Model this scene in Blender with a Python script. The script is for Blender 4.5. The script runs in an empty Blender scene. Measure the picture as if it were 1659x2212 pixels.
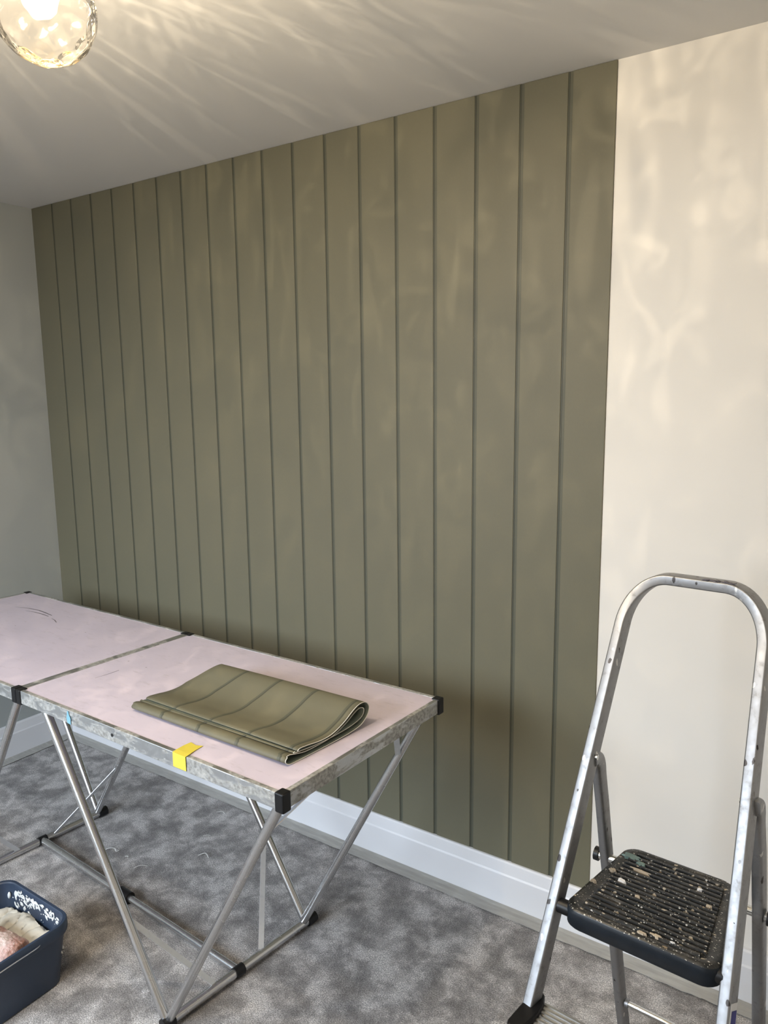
import bpy, bmesh, math, random
from mathutils import Vector, Matrix, noise as mnoise
random.seed(7)
sc = bpy.context.scene
COL = sc.collection

# ------------------------------------------------------------------ camera
CAM = Vector((3.13457, -1.97021, 1.58834))
yaw, pitch, roll = -.59665, -.15853, -.01143
fw = Vector((math.sin(yaw)*math.cos(pitch), math.cos(yaw)*math.cos(pitch), math.sin(pitch)))
r0 = Vector((math.cos(yaw), -math.sin(yaw), 0)); u0 = r0.cross(fw)
rt = math.cos(roll)*r0 + math.sin(roll)*u0
up = -math.sin(roll)*r0 + math.cos(roll)*u0
cd = bpy.data.cameras.new('camera'); cam = bpy.data.objects.new('camera', cd); COL.objects.link(cam)
m = Matrix((rt, up, -fw)).transposed().to_4x4(); m.translation = CAM
cam.matrix_world = m
cd.sensor_fit = 'VERTICAL'; cd.sensor_height = 36.0; cd.lens = 1623.07*36/2212
cd.clip_start = .02
sc.camera = cam

# ------------------------------------------------------------------ world, daylight, exposure
w = bpy.data.worlds.new('world'); sc.world = w; w.use_nodes = True
w.node_tree.nodes['Background'].inputs[0].default_value = (.62, .78, 1, 1)
w.node_tree.nodes['Background'].inputs[1].default_value = .6
vs = sc.view_settings
vs.view_transform = 'Standard'; vs.look = 'None'; vs.gamma = 1; vs.use_curve_mapping = False
vs.exposure = 0.0

ROOM_X0, ROOM_X1, ROOM_Y0, ROOM_H = -.016, 4.25, -2.95, 2.383
WIN = (.15, 2.0, .45, 2.08)            # daylight window in the wall behind the camera: x0 x1 z0 z1
DAY_W, LAMP_W = 1230.0, 20.5
LAMP_COL = (1, .835, .61)
al = bpy.data.lights.new('window_daylight', 'AREA'); al.shape = 'RECTANGLE'
al.size = 6.5; al.size_y = 3.2; al.energy = DAY_W; al.color = (.76, .87, 1)
alo = bpy.data.objects.new('window_daylight', al); COL.objects.link(alo)
alo.location = (.3, -5.0, 2.95)                       # the patch of sky the window looks out on
alo.rotation_euler = (Vector((1.5, -.8, .4))-alo.location).to_track_quat('-Z', 'Y').to_euler()

# ------------------------------------------------------------------ helpers
def link(name, me, mat=None, parent=None, smooth=False):
    o = bpy.data.objects.new(name, me); COL.objects.link(o)
    if mat is not None:
        for mm in (mat if isinstance(mat, (list, tuple)) else [mat]): me.materials.append(mm)
    if parent is not None: o.parent = parent
    if smooth:
        for p in me.polygons: p.use_smooth = True
    return o

def from_bm(name, bm, mat=None, parent=None, smooth=False, bevel=0, seg=2):
    bmesh.ops.recalc_face_normals(bm, faces=bm.faces[:])
    me = bpy.data.meshes.new(name); bm.to_mesh(me); bm.free()
    o = link(name, me, mat, parent, smooth)
    if bevel: add_bevel(o, bevel, seg)
    return o

def add_bevel(o, wd, seg=2):
    b = o.modifiers.new('bevel', 'BEVEL'); b.width = wd; b.segments = seg; b.limit_method = 'ANGLE'
    b.angle_limit = math.radians(40); b.harden_normals = False

def tag(o, label=None, cat=None, group=None, kind=None):
    if label: o['label'] = label
    if cat: o['category'] = cat
    if group: o['group'] = group
    if kind: o['kind'] = kind
    return o

def empty(name, loc=(0, 0, 0)):
    o = bpy.data.objects.new(name, None); COL.objects.link(o); o.location = loc; o.empty_display_size = .05
    return o

def attach(o, root):                        # parent a world-space mesh to a root without moving it
    o.parent = root; o.matrix_parent_inverse = Matrix.Translation(-Vector(root.location))
    return o

def bm_box(bm, x0, x1, y0, y1, z0, z1):
    v = [bm.verts.new(p) for p in ((x0,y0,z0),(x1,y0,z0),(x1,y1,z0),(x0,y1,z0),(x0,y0,z1),(x1,y0,z1),(x1,y1,z1),(x0,y1,z1))]
    for f in ((0,3,2,1),(4,5,6,7),(0,1,5,4),(1,2,6,5),(2,3,7,6),(3,0,4,7)): bm.faces.new([v[i] for i in f])

def box(name, x0, x1, y0, y1, z0, z1, mat, parent=None, bevel=0):
    bm = bmesh.new(); bm_box(bm, x0, x1, y0, y1, z0, z1)
    return from_bm(name, bm, mat, parent, bevel=bevel)

def bm_prism(bm, corners_bottom, corners_top):
    a = [bm.verts.new(p) for p in corners_bottom]; b = [bm.verts.new(p) for p in corners_top]; n = len(a)
    bm.faces.new(a[::-1]); bm.faces.new(b)
    for i in range(n): bm.faces.new((a[i], a[(i+1) % n], b[(i+1) % n], b[i]))

def bm_sweep(bm, pts, section, front, cap=True, scales=None):
    """section: list of (a, b): a along side = tangent x front, b along front."""
    pts = [Vector(p) for p in pts]; front = Vector(front); rings = []
    for i, p in enumerate(pts):
        t = (pts[min(i+1, len(pts)-1)] - pts[max(i-1, 0)]).normalized()
        n = (front - t*front.dot(t)).normalized(); s = t.cross(n)
        # widen at bends so the tube keeps its width
        k = scales[i] if scales else 1
        rings.append([bm.verts.new(p + s*a*k + n*b*k) for a, b in section])
    N = len(section)
    for r1, r2 in zip(rings, rings[1:]):
        for i in range(N): bm.faces.new((r1[i], r1[(i+1) % N], r2[(i+1) % N], r2[i]))
    if cap: bm.faces.new(rings[0][::-1]); bm.faces.new(rings[-1])

def circle(r, n=16): return [(r*math.cos(2*math.pi*i/n), r*math.sin(2*math.pi*i/n)) for i in range(n)]

def rrect(wd, dp, r, n=4):
    out = []
    for cx, cy, a0 in ((wd/2-r, dp/2-r, 0), (-wd/2+r, dp/2-r, 90), (-wd/2+r, -dp/2+r, 180), (wd/2-r, -dp/2+r, 270)):
        for k in range(n+1):
            a = math.radians(a0 + 90*k/n); out.append((cx+r*math.cos(a), cy+r*math.sin(a)))
    return out

def tube(name, pts, r, mat, parent=None, n=16, root=None):
    bm = bmesh.new()
    d = (Vector(pts[-1])-Vector(pts[0])).normalized()
    fr = Vector((0, 0, 1)) if abs(d.z) < .9 else Vector((1, 0, 0))
    bm_sweep(bm, pts, circle(r, n), fr)
    me_o = from_bm(name, bm, mat, parent, smooth=True)
    edge_split(me_o)
    if root is not None: attach(me_o, root)
    return me_o

def edge_split(o, ang=40):
    e = o.modifiers.new('split', 'EDGE_SPLIT'); e.split_angle = math.radians(ang)

def catmull(P, n=8):
    P = [Vector(p) for p in P]; out = []
    for i in range(len(P)-1):
        a, b, c, d = P[max(i-1, 0)], P[i], P[i+1], P[min(i+2, len(P)-1)]
        for k in range(n):
            t = k/n
            out.append(.5*((2*b)+(c-a)*t+(2*a-5*b+4*c-d)*t*t+(3*b-a-3*c+d)*t**3))
    out.append(P[-1]); return out

# ------------------------------------------------------------------ materials
class NT:
    def __init__(s, name):
        s.m = bpy.data.materials.new(name); s.m.use_nodes = True; s.t = s.m.node_tree
        s.b = s.t.nodes['Principled BSDF']; s.o = s.t.nodes['Material Output']
        s.tc = s.t.nodes.new('ShaderNodeTexCoord')
    def n(s, typ, **kw):
        nd = s.t.nodes.new(typ)
        for k, v in kw.items(): setattr(nd, k, v)
        return nd
    def l(s, a, b): s.t.links.new(a, b)
    def noise(s, scale, detail=3, rough=.55, coord='Object', dist=0, vec=None):
        nd = s.n('ShaderNodeTexNoise'); nd.inputs['Scale'].default_value = scale
        nd.inputs['Detail'].default_value = detail; nd.inputs['Roughness'].default_value = rough
        nd.inputs['Distortion'].default_value = dist
        s.l(vec if vec is not None else s.tc.outputs[coord], nd.inputs['Vector']); return nd.outputs['Fac']
    def mapping(s, scale=(1, 1, 1), rot=(0, 0, 0), coord='Object'):
        nd = s.n('ShaderNodeMapping'); nd.inputs['Scale'].default_value = scale; nd.inputs['Rotation'].default_value = rot
        s.l(s.tc.outputs[coord], nd.inputs['Vector']); return nd.outputs['Vector']
    def ramp(s, fac, stops):
        nd = s.n('ShaderNodeValToRGB'); cr = nd.color_ramp
        while len(cr.elements) < len(stops): cr.elements.new(.5)
        for e, (p, c) in zip(cr.elements, stops):
            e.position = p; e.color = c if len(c) == 4 else (*c, 1)
        s.l(fac, nd.inputs[0]); return nd.outputs[0]
    def mix(s, fac, a, b, typ='MIX'):
        nd = s.n('ShaderNodeMixRGB', blend_type=typ)
        for i, v in ((0, fac), (1, a), (2, b)):
            if hasattr(v, 'node'): s.l(v, nd.inputs[i])
            else: nd.inputs[i].default_value = v if i == 0 else (*v, 1)
        return nd.outputs[0]
    def bump(s, h, strength=.3, dist=.002):
        nd = s.n('ShaderNodeBump'); nd.inputs['Strength'].default_value = strength; nd.inputs['Distance'].default_value = dist
        s.l(h, nd.inputs['Height']); s.l(nd.outputs['Normal'], s.b.inputs['Normal']); return nd
    def set(s, **kw):
        for k, v in kw.items():
            i = s.b.inputs[k.replace('_', ' ')]
            if hasattr(v, 'node'): s.l(v, i)
            else: i.default_value = (*v, 1) if isinstance(v, tuple) and len(v) == 3 else v
        return s

def plain(name, col, rough=.5, metal=0, spec=.5, var=.06, vscale=30, bump=0, bscale=200, bdist=.001):
    t = NT(name)
    nz = t.noise(vscale, 4)
    c = t.mix(nz, tuple(max(0, x*(1-var)) for x in col), tuple(min(1, x*(1+var)) for x in col))
    t.set(Base_Color=c, Roughness=rough, Metallic=metal, Specular_IOR_Level=spec)
    if bump: t.bump(t.noise(bscale, 4), bump, bdist)
    return t.m

M = {}
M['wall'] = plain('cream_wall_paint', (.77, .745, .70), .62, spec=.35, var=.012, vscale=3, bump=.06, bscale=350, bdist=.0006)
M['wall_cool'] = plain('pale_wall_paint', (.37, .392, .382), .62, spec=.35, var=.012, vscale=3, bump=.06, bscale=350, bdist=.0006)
M['ceiling'] = plain('ceiling_paint', (.66, .65, .62), .8, spec=.2, var=.012, vscale=2, bump=.05, bscale=300, bdist=.0006)
M['skirting'] = plain('white_satinwood', (.72, .72, .735), .35, var=.015, vscale=6)
M['frame_white'] = plain('white_window_frame', (.8, .8, .8), .3)

def paper_mat(name, col, stain=True):
    t = NT(name)
    fine = t.noise(900, 2, vec=t.mapping((1, 1, .12)))
    big = t.noise(3.2, 3)
    c = t.mix(fine, tuple(x*.94 for x in col), tuple(x*1.06 for x in col))
    c2 = t.mix(t.ramp(big, [(.35, (0, 0, 0)), (.7, (1, 1, 1))]), (1, 1, 1), (.95, .96, .98))
    t.set(Base_Color=t.mix(1.0, c, c2, 'MULTIPLY'), Roughness=.56, Specular_IOR_Level=.42)
    t.bump(fine, .05, .0004)
    return t.m
GREEN = (.143, .134, .088)
M['paper'] = paper_mat('sage_wallpaper', GREEN)
M['paper_groove'] = paper_mat('sage_wallpaper_groove', (.094, .095, .066))
M['paper_groove_dark'] = paper_mat('sage_wallpaper_groove_line', (.058, .060, .041))
M['paper_edge'] = plain('white_paper_edge', (.78, .76, .68), .7)
M['paper_back'] = plain('damp_paper_back', (.17, .20, .165), .6)

def carpet_mat():
    t = NT('grey_carpet')
    cl = t.noise(10.5, 4, .6, dist=.3)
    cl2 = t.noise(26, 4, .7, dist=.3)
    fine = t.noise(300, 3, .8)
    fib = t.noise(150, 3, .8, vec=t.mapping((1, 2.4, 1), (0, 0, .5)))
    a = t.n('ShaderNodeMath', operation='MULTIPLY_ADD'); t.l(cl2, a.inputs[0]); a.inputs[1].default_value = .38
    t.l(cl, a.inputs[2])
    f = t.ramp(a.outputs[0], [(.52, (.205, .192, .184)), (.66, (.335, .314, .302)), (.82, (.62, .59, .572))])
    g = t.ramp(fine, [(.36, (.40, .40, .40)), (.5, (.95, .95, .95)), (.64, (1.75, 1.75, 1.75))])
    c = t.mix(1.0, f, g, 'MULTIPLY')
    g2 = t.ramp(fib, [(.32, (.72, .72, .72)), (.62, (1.22, 1.22, 1.22))])
    c = t.mix(.8, c, t.mix(1.0, c, g2, 'MULTIPLY'))
    t.set(Base_Color=c, Roughness=.95, Specular_IOR_Level=.1, Sheen_Weight=.25, Sheen_Roughness=.5)
    h = t.mix(.5, fine, fib)
    t.bump(h, 1.0, .009)
    return t.m
M['carpet'] = carpet_mat()

def tape_mat():
    t = NT('carpet_edge_tape')
    nz = t.noise(14, 4, vec=t.mapping((1, 6, 1)))
    c = t.ramp(nz, [(.3, (.31, .30, .275)), (.6, (.37, .36, .33)), (.75, (.46, .45, .42))])
    t.set(Base_Color=c, Roughness=.38, Specular_IOR_Level=.45)
    t.bump(t.noise(60, 3), .25, .002)
    return t.m
M['tape'] = tape_mat()

def alu_mat(name, col=(.62, .63, .64), rough=.3, dirt=.25, dirtcol=(.16, .15, .14), paste=.0, spots=.0):
    t = NT(name)
    n1 = t.noise(55, 5, .7); n2 = t.noise(9, 4, .6)
    base = t.mix(n2, tuple(x*.88 for x in col), tuple(min(1, x*1.08) for x in col))
    f = t.ramp(n1, [(.56, (0, 0, 0)), (.72, (dirt,)*3)])
    c = t.mix(f, base, dirtcol)
    rough_out = t.n('ShaderNodeMapRange'); t.l(n1, rough_out.inputs[0])
    rough_out.inputs['From Min'].default_value = .3; rough_out.inputs['From Max'].default_value = .7
    rough_out.inputs['To Min'].default_value = rough-.02; rough_out.inputs['To Max'].default_value = rough+.3*dirt+.02
    metal = None
    if paste:
        n3 = t.noise(30, 5, .62, dist=.4, vec=t.mapping((.45, .45, 1.3))); fp = t.ramp(n3, [(.60-paste*.3, (0, 0, 0)), (.66-paste*.3, (1, 1, 1))])
        n4 = t.noise(120, 3); pc = t.ramp(n4, [(.30, (.20, .195, .18)), (.5, (.33, .33, .315)), (.72, (.48, .48, .46))])
        c = t.mix(fp, c, pc)
        inv = t.n('ShaderNodeMath', operation='SUBTRACT'); inv.inputs[0].default_value = 1; t.l(fp, inv.inputs[1])
        metal = inv.outputs[0]
    if spots:
        v = t.n('ShaderNodeTexVoronoi'); v.inputs['Scale'].default_value = 34; t.l(t.mapping((1.6, 1.6, .7)), v.inputs['Vector'])
        n5 = t.noise(60, 3)
        ad = t.n('ShaderNodeMath', operation='MULTIPLY_ADD'); t.l(n5, ad.inputs[0]); ad.inputs[1].default_value = .55; t.l(v.outputs['Distance'], ad.inputs[2])
        fs = t.ramp(ad.outputs[0], [(.43, (1, 1, 1)), (.46, (0, 0, 0))])
        sel = t.n('ShaderNodeSeparateColor'); t.l(v.outputs['Color'], sel.inputs[0])
        gate = t.ramp(sel.outputs[0], [(.38, (0, 0, 0)), (.40, (1, 1, 1))])
        fs = t.mix(1.0, fs, gate, 'MULTIPLY')
        sc_ = t.ramp(sel.outputs[1], [(.0, (.06, .055, .055)), (.55, (.10, .09, .085)), (.6, (.55, .53, .5)), (1, (.72, .71, .69))])
        c = t.mix(fs, c, sc_)
    t.set(Base_Color=c, Roughness=rough_out.outputs[0])
    if metal is not None: t.l(metal, t.b.inputs['Metallic'])
    else: t.b.inputs['Metallic'].default_value = .95
    t.bump(n1, .02, .0006)
    return t.m
M['alu_tube'] = alu_mat('brushed_aluminium_tube', (.60, .60, .60), .25, .04)
M['alu_bar'] = alu_mat('flat_aluminium_bar', (.82, .84, .86), .55, .10)
M['alu_frame'] = alu_mat('pasty_aluminium_edge', (.56, .57, .57), .40, .35, paste=.42)
M['alu_ladder'] = alu_mat('worn_ladder_aluminium', (.34, .34, .345), .40, .5, spots=1)
M['alu_tread'] = alu_mat('ribbed_tread_aluminium', (.55, .55, .54), .42, .4, spots=1)
M['chrome'] = plain('zinc_rod', (.65, .65, .63), .22, metal=1)
M['black'] = plain('black_plastic', (.006, .006, .007), .42, var=.2, spec=.35)
M['rubber'] = plain('black_rubber', (.016, .016, .017), .6, var=.2)

def pink_mat():
    t = NT('pale_pink_laminate')
    b = t.noise(4.5, 5, .6); sm = t.noise(20, 5, .65, vec=t.mapping((1, 3.5, 1), (0, 0, .35)))
    c = t.ramp(b, [(.3, (.61, .55, .65)), (.7, (.675, .61, .715))])
    f = t.ramp(sm, [(.56, (0, 0, 0)), (.74, (.34, .34, .34))])
    c = t.mix(f, c, (.36, .32, .34))
    v = t.n('ShaderNodeTexVoronoi'); v.inputs['Scale'].default_value = 11; t.l(t.tc.outputs['Object'], v.inputs['Vector'])
    sp = t.ramp(v.outputs['Distance'], [(.022, (.8, .8, .8)), (.034, (0, 0, 0))])
    c = t.mix(sp, c, (.24, .21, .22))
    t.set(Base_Color=c, Roughness=.46, Specular_IOR_Level=.45)
    return t.m
M['pink'] = pink_mat()
M['scuff'] = plain('grey_scuff', (.13, .12, .14), .6)
M['yellow'] = plain('yellow_masking_tape', (.72, .60, .075), .55, var=.08, vscale=60, bump=.2, bscale=90)
M['blue'] = plain('blue_tape_scrap', (.20, .42, .55), .6, var=.15)
M['shred'] = plain('paper_shred', (.72, .71, .68), .8)
M['navy'] = plain('navy_plastic', (.025, .039, .068), .42, var=.06, bump=.03, bscale=500)
M['paste'] = plain('wallpaper_paste', (.72, .69, .60), .38, var=.07, vscale=25, bump=.4, bscale=70, bdist=.004)
M['paste_white'] = plain('white_paste_splash', (.66, .68, .67), .4, var=.1, vscale=80)
def fleece_mat():
    t = NT('pink_roller_fleece')
    n1 = t.noise(16, 3); n2 = t.noise(120, 4, .8)
    c = t.ramp(n1, [(.38, (.34, .16, .11)), (.5, (.52, .32, .28)), (.66, (.66, .52, .47))])
    c = t.mix(t.ramp(n2, [(.5, (0, 0, 0)), (.7, (.65,)*3)]), c, (.72, .69, .64))
    t.set(Base_Color=c, Roughness=.75); t.bump(n2, .8, .004); return t.m
M['fleece'] = fleece_mat()
M['wire'] = plain('galvanised_wire', (.75, .76, .78), .25, metal=1)

def platform_mat(name, amount):
    t = NT(name)
    n0 = t.noise(34, 6, .75, vec=t.mapping((.6, 1.6, 1)))
    c = t.ramp(n0, [(.36, (.006, .007, .008)), (.52, (.018, .018, .017)), (.62, (.05, .046, .04)), (.74, (.16, .145, .12))])
    for sc_, thr, col, warp in ((46, .15, (.44, .38, .29), 150), (90, .15, (.60, .58, .53), 260), (23, .085, (.24, .18, .11), 90), (170, .16, (.50, .47, .41), 400)):
        v = t.n('ShaderNodeTexVoronoi'); v.inputs['Scale'].default_value = sc_
        t.l(t.mapping((1, 1.5, 1), (0, 0, sc_)), v.inputs['Vector'])
        nn = t.noise(warp, 2)
        ad = t.n('ShaderNodeMath', operation='MULTIPLY_ADD'); t.l(nn, ad.inputs[0]); ad.inputs[1].default_value = .45; t.l(v.outputs['Distance'], ad.inputs[2])
        f = t.ramp(ad.outputs[0], [(thr+.20, (1, 1, 1)), (thr+.235, (0, 0, 0))])
        sel = t.n('ShaderNodeSeparateColor'); t.l(v.outputs['Color'], sel.inputs[0])
        gate = t.ramp(sel.outputs[0], [(1-amount, (0, 0, 0)), (1-amount+.02, (1, 1, 1))])
        c = t.mix(t.mix(1.0, f, gate, 'MULTIPLY'), c, col)
    t.set(Base_Color=c, Roughness=.36, Specular_IOR_Level=.5)
    t.bump(n0, .35, .002)
    return t.m
M['platform'] = platform_mat('paint_spattered_black_plastic', .85)
M['platform_side'] = plain('black_plastic_apron', (.007, .011, .017), .5, spec=.3, var=.5, vscale=40, bump=.1, bscale=90)
M['teal'] = plain('dried_teal_paint', (.16, .24, .22), .5, var=.2, vscale=80)
M['tan'] = plain('dried_tan_paint', (.48, .40, .30), .55, var=.15, vscale=80)
M['sticker_white'] = plain('white_sticker', (.75, .75, .76), .4)
M['sticker_blue'] = plain('blue_sticker_print', (.03, .03, .22), .4)
M['brass'] = plain('brushed_brass', (.62, .45, .2), .3, metal=1)

# ------------------------------------------------------------------ the room
H = ROOM_H
floor = box('floor', ROOM_X0-.1, ROOM_X1+.1, ROOM_Y0-.1, .1, -.05, 0, M['carpet']); tag(floor, 'grey mottled cut pile carpet', kind='structure')
ceil = box('ceiling', ROOM_X0-.1, ROOM_X1+.1, ROOM_Y0-.1, .1, H, H+.05, M['ceiling']); tag(ceil, 'white painted ceiling', kind='structure')
wb = box('wall_back', ROOM_X0-.1, ROOM_X1+.1, 0, .1, 0, H, M['wall']); tag(wb, 'cream wall half covered in sage green plank wallpaper', kind='structure')
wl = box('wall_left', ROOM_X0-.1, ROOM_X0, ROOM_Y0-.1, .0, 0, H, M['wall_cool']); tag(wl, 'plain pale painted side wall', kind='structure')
wr = box('wall_right', ROOM_X1, ROOM_X1+.1, ROOM_Y0-.1, .0, 0, H, M['wall']); tag(wr, kind='structure')
bm = bmesh.new()
bm_box(bm, ROOM_X0, WIN[0], ROOM_Y0-.1, ROOM_Y0, 0, H); bm_box(bm, WIN[1], ROOM_X1, ROOM_Y0-.1, ROOM_Y0, 0, H)
bm_box(bm, WIN[0], WIN[1], ROOM_Y0-.1, ROOM_Y0, 0, WIN[2]); bm_box(bm, WIN[0], WIN[1], ROOM_Y0-.1, ROOM_Y0, WIN[3], H)
wf = from_bm('wall_front', bm, M['wall']); tag(wf, kind='structure')
bm = bmesh.new()
y0, y1 = ROOM_Y0-.08, ROOM_Y0-.03
for a, b in ((WIN[0], WIN[0]+.05), ((WIN[0]+WIN[1])/2-.03, (WIN[0]+WIN[1])/2+.03), (WIN[1]-.05, WIN[1])): bm_box(bm, a, b, y0, y1, WIN[2], WIN[3])
for a, b in ((WIN[2], WIN[2]+.05), (WIN[3]-.05, WIN[3])): bm_box(bm, WIN[0], WIN[1], y0, y1, a, b)
wn = from_bm('window_1', bm, M['frame_white']); tag(wn, kind='structure')

# plank wallpaper: each printed plank and each groove between them
S, GW, SK = .1325, .0122, .151
XE = 2.503
edges = [ROOM_X0] + [S*i for i in range(1, 19)] + [XE]
for i in range(len(edges)-1):
    a = edges[i] + (GW/2 if i else 0); b = edges[i+1] - (GW/2 if i < len(edges)-2 else 0)
    o = box('plank', a, b, -.0035, .0, SK-.004, H-.0005, M['paper'], bevel=.0012); attach(o, wb)
for i in range(1, 19):
    x = S*i
    o = box('groove', x-GW/2, x+GW/2, -.0012, .0, SK-.004, H-.0005, M['paper_groove']); attach(o, wb)
    o = box('groove_line', x-GW/2, x-GW/2+.0042, -.0019, -.0012, SK-.004, H-.0005, M['paper_groove_dark']); attach(o, wb)

def skirting(name, p0, p1, inward):
    prof = [(0, 0), (.020, 0), (.020, .1085), (.0165, .1125), (.0165, .1145), (.0125, .1455), (.0085, .1505), (0, .151)]
    p0, p1, inward = Vector(p0), Vector(p1), Vector(inward)
    bm = bmesh.new()
    bm_prism(bm, [p0+inward*a+Vector((0, 0, z)) for a, z in prof], [p1+inward*a+Vector((0, 0, z)) for a, z in prof])
    o = from_bm(name, bm, M['skirting']); add_bevel(o, .0015, 2); return tag(o, kind='structure')
tag(skirting('baseboard_back', (ROOM_X0, 0, 0), (ROOM_X1, 0, 0), (0, -1, 0)), 'white skirting board along the papered wall')
tag(skirting('baseboard_left', (ROOM_X0, 0, 0), (ROOM_X0, ROOM_Y0, 0), (1, 0, 0)), 'white skirting board along the side wall')
skirting('baseboard_right', (ROOM_X1, 0, 0), (ROOM_X1, ROOM_Y0, 0), (-1, 0, 0))

def strip(name, p0, p1, inward, wd, label, wob=.0018, seed=0):
    rnd = random.Random(seed); p0, p1, inward = Vector(p0), Vector(p1), Vector(inward); n = 60
    bm = bmesh.new(); rows = []
    for i in range(n+1):
        c = p0.lerp(p1, i/n)
        w2 = wd + rnd.uniform(-wob, wob)
        rows.append([bm.verts.new(c+Vector((0, 0, .0085))), bm.verts.new(c+inward*.012+Vector((0, 0, .0045))),
                     bm.verts.new(c+inward*w2*.6+Vector((0, 0, .004+rnd.uniform(0, .001)))), bm.verts.new(c+inward*w2+Vector((0, 0, .0025)))])
    for r1, r2 in zip(rows, rows[1:]):
        for k in range(3): bm.faces.new((r1[k], r1[k+1], r2[k+1], r2[k]))
    o = from_bm(name, bm, M['tape'])
    so = o.modifiers.new('solid', 'SOLIDIFY'); so.thickness = .0008; so.offset = 0
    return tag(o, label, 'tape', 'protective tape along the carpet edge')
strip('floor_tape', (.0, -.0205, 0), (1.52, -.0205, 0), (0, -1, 0), .0435, 'grey floor tape on carpet below the papered wall, behind the pasting table', seed=1)
strip('floor_tape', (1.42, -.0205, .0012), (2.83, -.0205, .0012), (0, -1, 0), .0445, 'grey floor tape on carpet running between the pasting table and the stepladder', seed=2)
strip('floor_tape', (2.74, -.0205, .002), (ROOM_X1-.03, -.0205, .002), (0, -1, 0), .044, 'grey floor tape on carpet behind the stepladder platform', seed=3)
strip('floor_tape', (ROOM_X0+.0205, -.02, .001), (ROOM_X0+.0205, -1.6, .001), (1, 0, 0), .041, 'grey floor tape along the side wall skirting in the far corner', seed=4)

# ------------------------------------------------------------------ pasting table
TA = Vector((2.161, -.916, 0)); TU = Vector((-1.003, .016, 0)); TV = Vector((.029, .604, 0)); TZ = .78
def TP(u, v, z): return TA + TU*u + TV*v + Vector((0, 0, z))
table = empty('pasting_table', (1.18, -.6, 0))
tag(table, 'folding aluminium pasting table with pale pink top, scuffed and paste stained', 'table')
def tbox(name, u0, u1, v0, v1, z0, z1, mat, bevel=0, sub=None):
    bm = bmesh.new()
    bm_prism(bm, [TP(u0, v0, z0), TP(u1, v0, z0), TP(u1, v1, z0), TP(u0, v1, z0)], [TP(u0, v0, z1), TP(u1, v0, z1), TP(u1, v1, z1), TP(u0, v1, z1)])
    o = from_bm(name, bm, mat, bevel=bevel)
    return attach(o, sub or table)
FT, FV, FH = .012, .020, .038       # rim width along u, along v, rim height
for k in range(2):
    a, b = k+.0015, k+.9985
    tbox('table_top', a+FT, b-FT, FV, 1-FV, TZ-.016, TZ-.0015, M['pink'])
    tbox('edge_rail', a, b, 0, FV, TZ-FH, TZ, M['alu_frame'], .0015)
    tbox('edge_rail', a, b, 1-FV, 1, TZ-FH, TZ, M['alu_frame'], .0015)
    tbox('edge_rail', a, a+FT, FV, 1-FV, TZ-FH, TZ, M['alu_frame'], .0015)
    tbox('edge_rail', b-FT, b, FV, 1-FV, TZ-FH, TZ, M['alu_frame'], .0015)
for (u0, u1) in ((-.003, .021), (.977, .9995), (1.0005, 1.023), (1.979, 2.003)):
    for (v0, v1) in ((-.005, .036), (.964, 1.005)):
        bm = bmesh.new()                           # corner cap: an angle around the corner, with a thin top plate
        bm_prism(bm, [TP(u, v, TZ-FH-.004) for u, v in ((u0, v0), (u1, v0), (u1, v1), (u0, v1))], [TP(u, v, TZ+.002) for u, v in ((u0, v0), (u1, v0), (u1, v1), (u0, v1))])
        attach(from_bm('corner_cap', bm, M['black'], bevel=.003), table)

def rail(name, p, q, r, mat): return tube(name, [p, q], r, mat, root=table)
# base rails, legs  (world coordinates, rail centre z = .02)
RZ = .017
R1n, R1f = Vector((1.727, -.905, RZ)), Vector((1.786, -.398, RZ))
R2n, R2f = Vector((.700, -.895, RZ)), Vector((.741, -.378, RZ))
rail('base_rail', R1n, R1f, .0125, M['alu_tube']); rail('base_rail', R2n, R2f, .0125, M['alu_tube'])
def leg(b, t):
    rail('leg', b, t, .0118, M['alu_tube'])
L1n, L1f = R1n.lerp(R1f, .02), R1n.lerp(R1f, .93)
L2n, L2f = R2n.lerp(R2f, .02), R2n.lerp(R2f, .95)
zb = Vector((0, 0, .006))
legs = {}
def mk(key, b, t): legs[key] = (b, Vector(t)); leg(b, t)
mk('1nr', L1n+zb, (2.140, -.897, .748)); mk('1fr', L1f+zb, (2.150, -.335, .748))
mk('1nl', L1n+zb+Vector((-.006, -.004, 0)), (1.262, -.882, .748)); mk('1fl', L1f+zb+Vector((-.006, .010, 0)), (1.195, -.335, .748))
mk('2nr', L2n+zb, (1.142, -.882, .748)); mk('2fr', L2f+zb, (1.150, -.340, .748))
mk('2nl', L2n+zb+Vector((-.006, -.004, 0)), (.250, -.872, .748)); mk('2fl', L2f+zb+Vector((-.006, .004, 0)), (.262, -.350, .748))
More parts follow.
